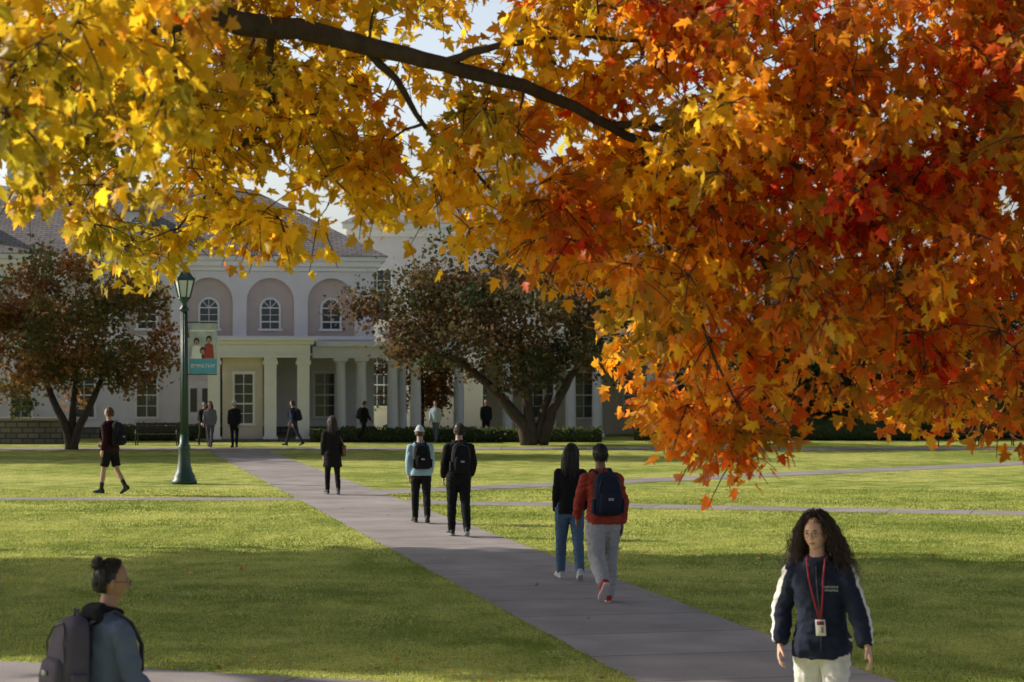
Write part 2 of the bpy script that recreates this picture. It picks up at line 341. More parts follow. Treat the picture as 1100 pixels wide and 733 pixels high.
by=[185,205,255,325,335,295,272,292,298,280,245,275,305,300,325,385,455,530,540,480,450,470,510,500,480]
gaps=[(487,30,30,40),(455,112,12,22),(805,72,12,12),(305,178,16,12),(385,10,8,12),(395,250,26,20),(592,150,10,10),(150,160,12,10),(980,130,6,6),(700,100,6,6)]
def dens(x,y):
    b=np.interp(x,bx,by)-44
    if y>b: return 0
    for gx,gy,ga,gb_ in gaps:
        if ((x-gx)/(ga+22))**2+((y-gy)/(gb_+22))**2<1: return .0
    if x<340: D_=.85
    elif x<600: D_=.75
    else: D_=1.
    if y>b-50: D_*=.7
    return D_
clumps=[]; tries=0
while len(clumps)<850 and tries<40000:
    tries+=1
    x=random.uniform(-70,1200); y=random.uniform(-60,540)
    if random.random()>dens(x,y): continue
    dy=max(-1.6,min(1.7,random.gauss(0.1,.75)))
    if y>np.interp(x,bx,by)-110: dy=max(dy,-.5)
    c=c12(x,y,dy)
    if dy<.1 and any(abs(c.x-q.x)<.22 and abs(c.z-q.z)<.2 for q in Apts): c.y=12+random.uniform(.1,1.6)
    clumps.append(c)
for _ in range(24):
    clumps.append(V((random.uniform(-2.4,-1.4),random.uniform(7.8,8.8),random.uniform(3.55,4.4))))
clumps.sort(key=lambda p:min((p-q[0]).length for q in nodes))
LP=[];LT=[];LC=[]
def lcol(p):
    x=p.x*178+550; y=410-(p.z-2.5)*178
    t=x/1100+.20*noise.noise(p*1.1)+ (y-200)/2800
    k=noise.noise(p*1.9+V((5,5,5)))
    stops=[(-.2,(.26,.17,.02)),(.1,(.40,.27,.02)),(.28,(.64,.43,.02)),(.42,(.62,.38,.02)),(.56,(.56,.28,.018)),(.7,(.56,.21,.015)),(.85,(.54,.15,.014)),(1.1,(.48,.09,.012))]
    t+=k*.2
    for (a,ca),(b,cb) in zip(stops,stops[1:]):
        if t<b: 
            u=max(0,(t-a)/(b-a)); c=np.array(ca)*(1-u)+np.array(cb)*u; break
    else: c=np.array(stops[-1][1])
    if x>560 and noise.noise(p*1.6+V((20,3,8)))>.24: c=np.array((.50,.045,.014))
    if noise.noise(p*1.5+V((1,33,8)))>.24: c=c*.45+np.array((.20,.22,.025))*.55
    r=random.random()
    if r<.15: c=c*.4+np.array((.17,.20,.02))*.6
    elif r<.27: c=np.array((.68,.42,.02))
    elif r<.32: c=np.array((.46,.13,.015))
    return c
for c in clumps:
    grow(acc,nodes,c,.004,.1,0,5)
    base=lcol(c)
    for tw in range(random.randint(4,6)):
        dr=V((random.gauss(0,1),random.gauss(0,1),random.gauss(-.25,.6))).normalized(); L=random.uniform(.14,.38)
        pts=[c+dr*L*t+V((0,0,-.10*t*t)) for t in (0,.4,.75,1)]
        tube(acc,pts,[.004,.0035,.0028,.002],0,4)
        for q in range(random.randint(6,10)):
            t=random.uniform(.15,1.05); p=c+dr*L*t+V((0,0,-.1*t*t))+V([random.gauss(0,.04) for _ in range(3)])
            if 410-(p.z-2.5)*178>np.interp(p.x*178+550,bx,by)+4: continue
            LP.append(p); tp=dr*.5+V((random.gauss(0,.6),random.gauss(0,.6),random.gauss(-.7,.5))); LT.append(tp)
            LC.append(base*.5+lcol(p)*.5)
mkobj('trunk_and_branches',acc.v,acc.f,[bark],parent=me_)
n=len(LP); LP=np.array([tuple(p) for p in LP]); LT=np.array([tuple(p) for p in LT]); LC=np.array(LC)*(.65+.6*rng.random((n,1)))
cloud('leaves',LEAFV,LEAFF,LP,frames(LT,rng.normal(size=(n,3))+np.array([0,0,.35])),.056+.046*rng.random(n),np.clip(LC,.008,.8),lm,me_)
print('leaves',n)
# ------------------------------------------------------------------ buildings
stucco=M('stucco_white',(.74,.71,.75),.85,.06,1.5,.1,50)
trim=M('trim_white',(.82,.81,.83),.6,.04,3)
pink=M('niche_plaster',(.57,.47,.44),.85,.08,2)
cream=M('vestibule_plaster',(.68,.60,.51),.85,.08,2)
glass=M('window_glass',(.04,.05,.06),.12,.4,1.5,spec=.8)
slate=brickmat('slate_roof',(.20,.185,.19),(.27,.245,.25),(.09,.085,.09),.42,.2,'XY',.7,.02)
slate2=brickmat('slate_roof_grey',(.30,.31,.34),(.36,.37,.40),(.2,.2,.22),.5,.3,'XY',.7,.02)
stone=brickmat('rubble_stone',(.13,.12,.11),(.2,.18,.16),(.07,.065,.06),.45,.22,'XZ',.9,.03)
BM=[stucco,trim,pink,cream,glass,slate,stone]
def window(acc,cx,y,z0,z1,wd,cols=2,rows=4,arch=False):
    zt=z1-(wd/2 if arch else 0)
    if arch:
        K=12; b=len(acc.v); r=wd/2
        pts=[(cx-r,z0),(cx+r,z0)]+[(cx+r*math.cos(math.pi*i/K),zt+r*math.sin(math.pi*i/K)) for i in range(K+1)]
        for x,z in pts: acc.v.append(V((x,y-.02,z)))
        acc.f.append(tuple(range(b,b+len(pts)))); acc.m.append(4)
        P=[V((cx-r,y-.03,z0))]+[V((cx-r*math.cos(math.pi*i/K),y-.03,zt+r*math.sin(math.pi*i/K))) for i in range(K+1)]+[V((cx+r,y-.03,z0))]
        tube(acc,P,[.055]*len(P),1,6,ref=V((0,1,0)))
        for a in (45,90,135): tube(acc,[V((cx,y-.03,zt)),V((cx+r*math.cos(rad(a)),y-.03,zt+r*math.sin(rad(a))))],[.018]*2,1,4)
    else:
        b=len(acc.v); acc.v+= [V((cx-wd/2,y-.02,z0)),V((cx+wd/2,y-.02,z0)),V((cx+wd/2,y-.02,z1)),V((cx-wd/2,y-.02,z1))]
        acc.f.append((b,b+1,b+2,b+3)); acc.m.append(4)
        box(acc,cx-wd/2-.09,cx-wd/2,y-.07,y-.003,z0,z1,1); box(acc,cx+wd/2,cx+wd/2+.09,y-.07,y-.003,z0,z1,1)
        box(acc,cx-wd/2-.12,cx+wd/2+.12,y-.09,y-.003,z1+.002,z1+.13,1)
    box(acc,cx-wd/2-.12,cx+wd/2+.12,y-.14,y-.003,z0-.1,z0-.002,1)
    for i in range(1,cols): x=cx-wd/2+wd*i/cols; box(acc,x-.015,x+.015,y-.05,y-.022,z0,zt,1)
    for j in range(1,rows):
        z=z0+(zt-z0)*j/rows; t_=.03 if j==rows//2 else .013; box(acc,cx-wd/2+.002,cx+wd/2-.002,y-.056,y-.024,z-t_,z+t_,1)
    if arch: box(acc,cx-wd/2,cx+wd/2,y-.06,y-.022,zt-.025,zt+.025,1)
def hip(acc,x0,x1,y0,y1,z,rz,ins,mat):
    b=len(acc.v); ym=(y0+y1)/2
    acc.v+=[V((x0,y0,z)),V((x1,y0,z)),V((x1,y1,z)),V((x0,y1,z)),V((x0+ins,ym,rz)),V((x1-ins,ym,rz))]
    for q in ((0,1,5,4),(1,2,5),(2,3,4,5),(3,0,4)): acc.f.append(tuple(b+i for i in q)); acc.m.append(mat)
def column(acc,x,y,h,r=.22,mat=1):
    box(acc,x-r*1.35,x+r*1.35,y-r*1.35,y+r*1.35,0,.16,mat)
    lathe(acc,[(r*1.25,.162),(r*1.25,.24),(r*1.05,.3),(r,.4),(r*.98,h*.4),(r*.85,h-.35),(r*.84,h-.28),(r*1.0,h-.26),(r*.92,h-.22),(r*1.2,h-.12)],mat,18,V((x,y,0)))
    box(acc,x-r*1.3,x+r*1.3,y-r*1.3,y+r*1.3,h-.118,h-.004,mat)
hall=empty('campus_hall',(-13.4,88,0),rad(8))
a=Acc(); XL,XR=-18.9,7.3
box(a,XL,XR,.35,12,0,7.4,0)
box(a,XL,XR,0,.348,.5,4.5,0); box(a,XL-.05,XR+.05,-.06,.347,0,.498,6)
cxs=[2.7*i for i in range(-6,3)]
r=1.05; zs=6.05; prev=XL
for cx in cxs:
    box(a,prev,cx-r,0,.348,4.502,7.398,0); prev=cx+r
    box(a,cx-r+.001,cx+r-.001,.30,.36,4.502,7.2,2)
    K=14; b=len(a.v)
    for i in range(K+1):
        th=math.pi*i/K; x=cx+r*math.cos(th); z=zs+r*math.sin(th)
        a.v+=[V((x,0,z)),V((x,0,7.398)),V((x,.3,z)),]
    for i in range(K):
        o=b+3*i; a.f.append((o,o+1,o+4,o+3)); a.m.append(0); a.f.append((o,o+3,o+5,o+2)); a.m.append(0)
    window(a,cx,.30,4.85,6.2,.86,2,3,True)
    if cx not in (0,2.7): window(a,cx if cx<0 else cx-.3,-.0,.95,2.85,.85,2,4)
box(a,prev,XR,0,.348,4.502,7.398,0)
box(a,XL,XR+.08,-.09,-.002,4.36,4.52,1)
box(a,XL-.1,XR+.1,-.14,12.1,7.402,7.6,1); box(a,XL-.3,XR+.3,-.34,12.3,7.603,7.85,1); box(a,XL-.5,XR+.5,-.52,12.5,7.853,8.05,1)
mkobj('walls_and_windows',a.v,a.f,BM,a.m,hall,False)
a=Acc(); hip(a,XL-.6,XR+.6,-.65,12.6,8.06,11.6,6,0); 
mkobj('roof',a.v,a.f,[slate],a.m,hall,False)
a=Acc()
for dx in (-11.5,-3.2): # dormers
    box(a,dx-.5,dx+.5,1.6,4.5,8.6,10.1,0); b=len(a.v)
    a.v+=[V((dx-.65,1.45,10.1)),V((dx+.65,1.45,10.1)),V((dx,1.45,10.6)),V((dx-.65,5.2,10.1)),V((dx+.65,5.2,10.1)),V((dx,5.2,10.6))]
    for q in ((0,1,2),(1,4,5,2),(0,2,5,3),(0,3,4,1)): a.f.append(tuple(b+i for i in q)); a.m.append(5)
    window(a,dx,1.6,8.95,9.9,.55,2,2,True)
box(a,-9.3,-8.3,5.6,6.6,11,12.6,1)
mkobj('dormers_and_chimney',a.v,a.f,BM,a.m,hall,False)
a=Acc(); box(a,-.95,.15,-.08,-.002,0,2.5,1)
for x in (-.9,-.38):
    box(a,x,x+.48,-.12,-.082,.05,2.35,1)
    box(a,x+.09,x+.39,-.13,-.121,1.15,2.2,4); box(a,x+.09,x+.39,-.128,-.121,.25,.95,0)
box(a,.35,.75,-.05,-.002,1.0,2.6,4)
mkobj('door',a.v,a.f,BM,a.m,hall,False)
# portico
a=Acc()
box(a,-.15,4.25,-5.5,-.1,3.5,4.05,1); box(a,-.3,4.4,-5.65,-.1,4.053,4.2,1); box(a,-.45,4.55,-5.8,-.1,4.203,4.33,1)
box(a,-.22,4.32,-5.57,-.1,3.62,3.66,1)
for x in (.02,2.35,3.72):
    box(a,x,x+.5,-5.42,-4.92,.2,3.2,1); box(a,x-.06,x+.56,-5.48,-4.86,0,.198,1); box(a,x-.06,x+.56,-5.48,-4.86,3.202,3.36,1); box(a,x-.02,x+.52,-5.44,-4.9,3.362,3.498,1)
box(a,.02,.5,-.6,-.1,0,3.498,1)
box(a,.62,2.3,-4.8,-.1,0,3.497,3)
window(a,1.5,-4.8,.75,2.8,.75,2,5)
box(a,-.5,4.7,-5.9,-.1,-.05,.1,6)
mkobj('portico',a.v,a.f,BM,a.m,hall,False)
a=Acc()
box(a,4.43,9.2,-3.2,-.1,3.5,4.0,1); box(a,4.6,9.4,-3.4,-.1,4.003,4.2,1)
for x in (5.65,6.55,7.9,8.9): column(a,x,-2.9,3.5,.24)
mkobj('side_colonnade',a.v,a.f,BM,a.m,hall,False)
# low colonnade
cl=empty('colonnade',(0,0,0)); a=Acc(); CX=10
box(a,-5.6,CX,89.6,95,3.9,4.45,1); box(a,-5.8,CX+.2,89.4,95.2,4.453,4.65,1); box(a,-6,CX+.4,89.2,95.4,4.653,4.78,1)
for x in (-5.0,-4.35,-2.4,-.2,1.75,2.65,3.85,6.3,7.1,9.4): column(a,x,90,3.9,.24)
box(a,-1.2,CX,94.6,95,0,3.898,3)
for x in (1,3.4,5.8,8.2): window(a,x,94.6,.8,2.9,.9,2,4)
mkobj('columns_and_walls',a.v,a.f,BM,a.m,cl,False)
# tall rear hall
rh=empty('library_building',(0,0,0)); a=Acc()
box(a,-8.6,15,106,122,0,10.2,0); box(a,-8.8,15.2,105.8,122.2,10.203,10.6,1); box(a,-9,15.4,105.6,122.4,10.603,10.9,1)
for x in range(-7,15,3): window(a,x,106,5.8,8.4,1.1,3,5); window(a,x,106,1.2,4,1.1,3,5)
mkobj('walls_and_windows',a.v,a.f,BM,a.m,rh,False)
a=Acc(); hip(a,-9.1,15.5,105.5,122.5,10.91,15.2,7,0); mkobj('roof',a.v,a.f,[slate2],a.m,rh,False)
# wall + hedge
a=Acc(); box(a,-40,-17.6,79.6,80.0,0,.95,0); box(a,-40,-17.5,79.5,80.1,.952,1.05,1); mkobj('stone_wall',a.v,a.f,[stone,M('coping',(.3,.28,.26))],a.m,None,False)
def hedge(loc,L,wd,h,pal,seed):
    e=empty('hedge',loc); a=Acc(); n_=int(L/.5)+2
    loft(a,[(V((i*L/(n_-1),0,h*.45)),V((0,wd*.42*(1+.15*noise.noise(V((i*.6,seed,0)))),0)),V((0,0,h*.45*(1+.15*noise.noise(V((i*.6,seed,4))))))) for i in range(n_)],0,10,3)
    mkobj('core',a.v,a.f,[M('hedge_core',(.03,.045,.015),.9,.4,8)],a.m,e)
    n=int(L*420); p=np.stack([rng.random(n)*L,(rng.random(n)-.5)*wd,rng.random(n)*h],1)
    k=(np.abs(p[:,1])>wd*.36)|(p[:,2]>h*.8); p=p[k]; n=len(p); c=np.array(pal)[rng.integers(0,len(pal),n)]
    cloud('foliage',QV,QF,p,frames(rng.normal(size=(n,3)),rng.normal(size=(n,3))),.07+.08*rng.random(n),c,tl,e)
hp_=[(.07,.10,.03),(.09,.11,.03),(.06,.075,.025)]
for i,(x,y,L,wd,h) in enumerate([(-17,84,4.2,1,.7),(-8.3,82.3,12,1.1,.6),(5.2,84.5,12,1.3,1.0),(17.5,86,26,1.6,2.2)]): hedge((x,y,0),L,wd,h,hp_ if i<2 else gp,i)
def bench(x,y,rz):
    e=empty('park_bench',(x,y,0),rz); wd=M('bench_wood',(.05,.045,.035),.6); a=Acc()
    for i in range(4): box(a,-.9,.9,-.25+i*.12,-.15+i*.12,.42,.45)
    for i in range(3): box(a,-.9,.9,.24+.02*i,.27+.02*i,.52+i*.13,.62+i*.13)
    mkobj('seat_and_backrest',a.v,a.f,[wd],a.m,e,False)
    a=Acc()
    for s in (-.8,.8):
        tube(a,[V((s,-.22,0)),V((s,-.22,.6)),V((s,.2,.63))],[.025]*3,0,6); tube(a,[V((s,.22,0)),V((s,.25,.45)),V((s,.32,.92))],[.025]*3,0,6); tube(a,[V((s,-.22,.4)),V((s,.25,.4))],[.02]*2,0,6)
    mkobj('frame',a.v,a.f,[M('iron',(.02,.02,.02),.4)],a.m,e)
bench(17.2,77,.1); bench(20.3,77.5,-.1); bench(-13.9,78,0)
# ------------------------------------------------------------------ street lamp
lp=empty('street_lamp',(-8.0,48.6,0)); green=M('green_painted_iron',(.020,.055,.045),.45,.15,5,spec=.5)
a=Acc(); lathe(a,[(.31,0),(.31,.08),(.27,.12),(.26,.2),(.20,.3),(.155,.5),(.135,.8),(.15,.86),(.15,.92),(.115,.98),(.10,1.2)],0,24)
loft(a,[(V((0,0,z)),V((r_,0,0)),V((0,r_,0))) for z,r_ in ((1.2,.098),(2.5,.088),(4.2,.075))],0,20)
for k in range(10):
    t=2*math.pi*k/10; tube(a,[V((math.cos(t)*.094,math.sin(t)*.094,1.22)),V((math.cos(t)*.072,math.sin(t)*.072,4.2))],[.014,.011],0,5)
lathe(a,[(.08,4.2),(.12,4.24),(.12,4.28),(.075,4.33),(.07,4.42),(.13,4.5),(.16,4.53)],0,20)
mkobj('post',a.v,a.f,[green],a.m,lp)
a=Acc(); 
def hexr(r,z): return [V((r*math.cos(math.pi*k/3),r*math.sin(math.pi*k/3),z)) for k in range(6)]
lo=hexr(.14,4.54); hi=hexr(.245,4.98); tp=hexr(.12,5.16)
for k in range(6):
    tube(a,[lo[k],hi[k]],[.018,.018],0,5); tube(a,[hi[k],hi[(k+1)%6]],[.022,.022],0,5); tube(a,[lo[k],lo[(k+1)%6]],[.018]*2,0,5); tube(a,[hi[k],tp[k]],[.014]*2,0,5)
    tube(a,[hi[k],hi[k]+V((hi[k].x*.12,hi[k].y*.12,.07))],[.018,.004],0,5)
loft(a,[(V((0,0,z)),V((r_,0,0)),V((0,r_,0))) for z,r_ in ((4.985,.27),(5.02,.25),(5.15,.13),(5.2,.07),(5.26,.05),(5.3,.03),(5.38,.012))],0,6)
mkobj('lantern_frame',a.v,a.f,[green],a.m,lp,False)
a=Acc(); loft(a,[(V((0,0,4.55)),V((.13,0,0)),V((0,.13,0))),(V((0,0,4.975)),V((.232,0,0)),V((0,.232,0)))],0,6)
mkobj('lantern_glass',a.v,a.f,[M('frosted_glass',(.60,.68,.70),.3,.1,3,spec=.6)],a.m,lp,False)
a=Acc(); box(a,.02,.80,-.015,.015,3.93,3.96,0); box(a,.02,.80,-.015,.015,2.66,2.69,0); mkobj('banner_arms',a.v,a.f,[green],a.m,lp,False)
bcols=[M('banner_blue',(.10,.36,.52),.7,.05),M('banner_photo',(.42,.47,.46),.7,.35,5),M('banner_dark',(.03,.03,.035),.7),M('banner_skin',(.40,.24,.17),.7),M('banner_red',(.35,.06,.05),.7),M('banner_white',(.75,.75,.75),.7)]
a=Acc()
def flat(pts,y,m):
    b=len(a.v); a.v.extend([V((x,y,z)) for x,z in pts]); a.f.append(tuple(range(b,b+len(pts)))); a.m.append(m)
flat([(.12,2.7),(.80,2.7),(.80,3.05),(.12,3.05)],0,0); flat([(.12,3.05),(.80,3.05),(.80,3.92),(.12,3.92)],0,1)
def oval(cx,cz,rx,rz,y,m): flat([(cx+rx*math.cos(t*.393),cz+rz*math.sin(t*.393)) for t in range(16)],y,m)
for (cx,cz,m2,hm) in ((.30,3.45,5,2),(.60,3.5,4,2),(.45,3.22,2,2)):
    flat([(cx-.13,3.06),(cx+.13,3.06),(cx+.10,cz-.1),(cx,cz-.06),(cx-.10,cz-.1)],-.004-cz*.001,m2); oval(cx,cz+.03,.07,.09,-.009,hm); oval(cx,cz,.05,.065,-.013,3)
flat([(.14,3.72),(.76,3.72),(.76,3.76),(.14,3.76)],-.006,5)
mkobj('banner',a.v,a.f,bcols,a.m,lp,False)
def text(s,size,loc,rot,mat,parent,name='lettering'):
    cu=bpy.data.curves.new(name,'FONT'); cu.body=s; cu.size=size; cu.align_x='CENTER'; cu.extrude=.001; cu.offset=size*.01
    o=bpy.data.objects.new(name,cu); o.location=loc; o.rotation_euler=rot; o.data.materials.append(mat); sc.collection.objects.link(o); o.parent=parent; return o
text('EMPATHY',.135,(.46,-.008,2.83),(rad(90),0,0),bcols[5],lp)
# ------------------------------------------------------------------ people
def headsurf(d):
    x=.076*d.x; z=.118*d.z; y=.098*d.y
    if d.y>0: y=.088*d.y**.8
    if d.z<0:
        t=-d.z; x*=1-.30*t**1.7
        y*= (1-.5*t) if d.y<0 else (1-.10*t)
    if d.y>0:
        wf=min(1,d.y*2.5); ax=abs(x)
        pr=0
        if -.042<z<.03: pr=(.03-z)/.058 if z>-.028 else (z+.042)/.014
        G_=lambda u,s: math.exp(-(u/s)**2)
        y+=wf*(.022*pr*G_(x,.0085+.005*pr)-.006*G_(ax-.031,.014)*G_(z-.004,.011)+.003*G_(ax-.028,.02)*G_(z-.026,.007)
            +.005*G_(x,.02)*(G_(z+.055,.0055)+G_(z+.069,.006))+.008*G_(x,.022)*G_(z+.098,.014)+.004*G_(ax-.042,.018)*G_(z+.03,.02))
    return V((x,y,z))
def sph(nu,nv,fn,keep=None):
    fs=[];D=[]
    for j in range(nv+1):
        th=math.pi*j/nv
        for i in range(nu):
            ph=2*math.pi*i/nu; D.append(V((math.sin(th)*math.cos(ph),math.sin(th)*math.sin(ph),math.cos(th))))
    vs=[fn(d) for d in D]
    for j in range(nv):
        for i in range(nu):
            i2=(i+1)%nu; q=(j*nu+i,(j+1)*nu+i,(j+1)*nu+i2,j*nu+i2)
            c=(D[q[0]]+D[q[1]]+D[q[2]]+D[q[3]])
            if c.length<1e-6: continue
            c.normalize()
            if keep is None or keep(c): fs.append(q)
    return vs,fs
def hairzone(d): 
    return d.z>-.62 and d.y<.06+.55*max(0,d.z-.12) and not (d.z<-.1 and d.y>-.25)
def make_head(e,Mh,skin,o,hi):
    vs,fs=sph(96 if hi else 36,100 if hi else 32,headsurf)
    lips=M('lips',(.34,.13,.11),.5); brow=M('brow',(.03,.02,.015),.9)
    mi=[]
    for f in fs:
        c=sum((vs[i] for i in f),V((0,0,0)))/len(f); m=0
        if c.y>.05:
            if (c.x/.021)**2+((c.z+.0625)/.009)**2<1: m=1
            if ((abs(c.x)-.031)/.017)**2+((c.z-.027+.25*abs(abs(c.x)-.028))/.0034)**2<1: m=2
        mi.append(m)
    mkobj('head',[Mh@v for v in vs],fs,[skin,lips,brow],mi,e)
    a=Acc()
    for s in (-1,1):
        rings=[]
        for t,r1,r2 in ((-.014,.004,.012),(-.006,.014,.026),(.004,.016,.031),(.011,.012,.027),(.015,.004,.016)):
            rings.append((V((s*(.070+.009+t*.5),-.006+t*.3,-.012)),V((0,r1,0)),V((0,0,r2))))
        loft(a,rings,0,12)
    mkobj('ears',[Mh@v for v in a.v],a.f,[skin],a.m,e)
    if hi:
        a=Acc()
        for s in (-1,1):
            ys=headsurf(V((.41*s,.91,.03)).normalized()).y
            c=V((s*.031,ys-.0075,.003)); 
            loft(a,[(c+V((0,.0105*math.sin(t),0)),V((.0135*math.cos(t),0,0)),V((0,0,.0068*math.cos(t)))) for t in [k*math.pi/12-math.pi/2+.01 for k in range(13)]],0,14)
            gz=o.get('gaze',0); ci=c+V((gz,.0085,0)); loft(a,[(ci,V((.0055,0,0)),V((0,0,.0055))),(ci+V((0,.0028,0)),V((.0048,0,0)),V((0,0,.0048)))],1,12)
            tube(a,[c+V((x,.0100-abs(x)*.35,.0060-abs(x)*.18)) for x in (-.013,-.006,0,.006,.013)],[.0012,.0020,.0022,.0020,.0012],2,5)
        mkobj('eyes',[Mh@v for v in a.v],a.f,[M('eye_white',(.5,.46,.43),.3),M('iris',(.03,.018,.012),.2),brow],a.m,e)
    if o.get('glasses'):
        a=Acc()
        for s in (-1,1):
            ringtube(a,[V((s*.032+.024*math.cos(t*.3927),.104,.0+.019*math.sin(t*.3927))) for t in range(16)],.0016,0,5)
            tube(a,[V((s*.056,.104,.006)),V((s*.078,.09,.006)),V((s*.086,.0,.004))],[.0016]*3,0,5)
        tube(a,[V((-.008,.104,.004)),V((0,.109,.007)),V((.008,.104,.004))],[.0015]*3,0,5)
        mkobj('glasses',[Mh@v for v in a.v],a.f,[M('glasses_frame',(.03,.02,.02),.3)],a.m,e)
    hc=o['hair']; hm=M('hair_%02d%02d%02d'%tuple(int(c*100) for c in hc),hc,.42,.35,30,spec=.5,stretch=(1,1,.15))
    style=o.get('style','short')
    infl={'short':1.08,'long':1.12,'curly':1.13,'bun':1.06,'hat':1.06}[style]
    sd=random.random()*50
    def cf(d):
        p=V((.076*d.x,(.098 if d.y<0 else .09)*d.y,.118*d.z))
        am={'short':.05,'long':.03,'curly':.10,'bun':.02,'hat':.02}[style]
        return p*infl*(1+am*noise.noise(d*5+V((sd,0,0))))+V((0,-.004,.004))
    vs,fs=sph(40,30,cf,hairzone)
    mkobj('hair_cap',[Mh@v for v in vs],fs,[hm],None,e)
    ns,Lh={'short':(600 if o.get('mid') else 140,.028),'long':(420,.36),'curly':(1400,.36),'bun':(260,.05),'hat':(60,.03)}[style]
    if not (hi or o.get('mid')) and style=='long': ns=160
    Lh=o.get('hlen',Lh); a=Acc()
    for _ in range(ns):
        while True:
            d=V((random.gauss(0,1),random.gauss(0,1),random.gauss(0,1))).normalized()
            if hairzone(d): break
        if style=='hat' and d.z>-.1: continue
        p=cf(d)*.97; vol=random.uniform(1.0,1.32 if style=='curly' else 1.08)*infl
        K={'curly':20,'long':14}.get(style,4); st=Lh*random.uniform(.55,1.15)/K
        vel=(d+V((0,-.3,.1))).normalized(); ph=random.uniform(0,6.28); fr=random.uniform(.8,1.3)
        tgt=V((0,-.085,.085))
        if style=='short': vel=(d+V([random.gauss(0,.5) for _ in range(3)])).normalized()
        pts=[p.copy()]
        side=1 if d.x>0 else -1; out=random.uniform(.0,.26)
        for k in range(K):
            if style=='bun': vel=(tgt-p).normalized()*.8+d*.25
            elif style in('short','hat'): vel=vel*.7+V((0,-.1,-.3))
            elif style=='curly': vel=vel*.7+V((side*out*.8,.02,-.36))
            else: vel=vel*.62+V((side*.01,-.05,-.5))
            p=p+vel.normalized()*st
            q=V((p.x/(.078*vol),p.y/(.1*vol),p.z/(.12*vol)))
            if p.z>-.09 and q.length<1 and style!='short': p=V((q.x*.078,q.y*.1,q.z*.12))*(vol/q.length)
            if style in('long','curly') and p.z<.075 and p.y>.0:
                if abs(p.x)<.072: p.x=.072*side
                p.y=min(p.y,.06)
            if p.z<-.05 and style=='long': p.y=min(p.y,-.045)
            if p.z<-.05 and style=='curly' and abs(p.x)<.068 and p.y>-.03: p.x=.068*side
            pp=p.copy()
            if style=='curly':
                c_=.017*min(1,k/6); pp+=V((c_*math.cos(ph+k*fr),c_*math.sin(ph+k*fr),.005*math.sin(ph*2+k)))
                if abs(pp.x)<.064 and p.y>0 and p.z<.06: pp.x=.064*side
            pts.append(pp)
        r0=.003 if style=='curly' else (.0045 if style=='long' else .003)
        tube(a,pts,[r0*(1-.75*i/K) for i in range(K+1)],0,4)
    mkobj('hair_strands',[Mh@v for v in a.v],a.f,[hm],a.m,e)
    if style=='bun':
        a=Acc(); c=V((0,-.088,.095))
        vs,fs=sph(20,16,lambda d:c+V((d.x*.036,d.y*.033,d.z*.034))*(1+.12*noise.noise(d*4)))
        mkobj('hair_bun',[Mh@v for v in vs],fs,[hm],None,e)
        for k in range(26):
            ax=V([random.gauss(0,1) for _ in range(3)]).normalized(); u=ax.orthogonal().normalized(); w_=ax.cross(u); t0=random.uniform(0,6)
            tube(a,[c+(u*math.cos(t0+t)+w_*math.sin(t0+t))*random.uniform(.035,.042) for t in [i*.5 for i in range(9)]],[.004]*8+[.001],0,4)
        mkobj('hair_bun_strands',[Mh@v for v in a.v],a.f,[hm],a.m,e)
    if o.get('hat'):
        vs,fs=sph(32,24,lambda d:V((.076*d.x,.098*d.y,.125*d.z))*1.15+V((0,0,.006)),lambda d:d.z>.18)
        a=Acc(); ringtube(a,[V((.09*math.cos(t*.26),.112*math.sin(t*.26),.03)) for t in range(24)],.012,0,8)
        n0=len(vs); vs=list(vs)+a.v; fs=list(fs)+[tuple(i+n0 for i in f) for f in a.f]
        mkobj('beanie',[Mh@v for v in vs],fs,[M('hat_%d'%int(o['hat'][0]*100),o['hat'],.95,.1,30,.4,120)],None,e)
def make_hand(e,w,d,side_sx,skin,curl=1.0,vox=.004):
    d=d.normalized(); nrm=V((-side_sx,0,0)); nrm-=d*nrm.dot(d); nrm.normalize()
    s=V((0,1,0))-d*d.y; s-=nrm*s.dot(nrm); s.normalize()
    a=Acc()
    loft(a,[(w+d*t,s*ws,nrm*th) for t,ws,th in ((-.035,.026,.02),(0,.028,.018),(.03,.037,.017),(.06,.041,.015),(.088,.040,.013),(.098,.034,.009))],0,14)
    for off,L,b0 in ((.031,.072,.082),(.0105,.082,.088),(-.0105,.076,.086),(-.030,.058,.078)):
        p=w+d*b0+s*off; ang=rad(14)*curl; pts=[p-d*.02,p]
        for q,seg in enumerate((.45,.32,.23)):
            dr=d*math.cos(ang)+nrm*math.sin(ang)+s*off*1.5; p=p+dr.normalized()*L*seg; pts.append(p); ang+=rad(30-4*q)*curl
        tube(a,pts,[.0095,.0095,.009,.008,.0062],0,8,ref=s)
    p=w+d*.022+s*.026; pts=[p]
    for dr,L in ((d*.62+s*.68+nrm*.35,.036),(d*.85+s*.38+nrm*.4,.032),(d*.95+s*.1+nrm*.35,.026)):
        p=p+dr.normalized()*L; pts.append(p)
    tube(a,pts,[.014,.0125,.0105,.0075],0,8,ref=nrm)
    o=mkobj('hand',a.v,a.f,[skin],a.m); m=o.modifiers.new('r','REMESH'); m.mode='VOXEL'; m.voxel_size=vox; m.use_smooth_shade=True
    dg=bpy.context.evaluated_depsgraph_get(); me=bpy.data.meshes.new_from_object(o.evaluated_get(dg)); 
    o2=bpy.data.objects.new('hand',me); sc.collection.objects.link(o2); o2.parent=e
    me.polygons.foreach_set('use_smooth',[True]*len(me.polygons))
    bpy.data.objects.remove(o)
def cloth(name,col,b=.35): return M('cloth_'+name,col,.9,.10,12,b,220,spec=.15)
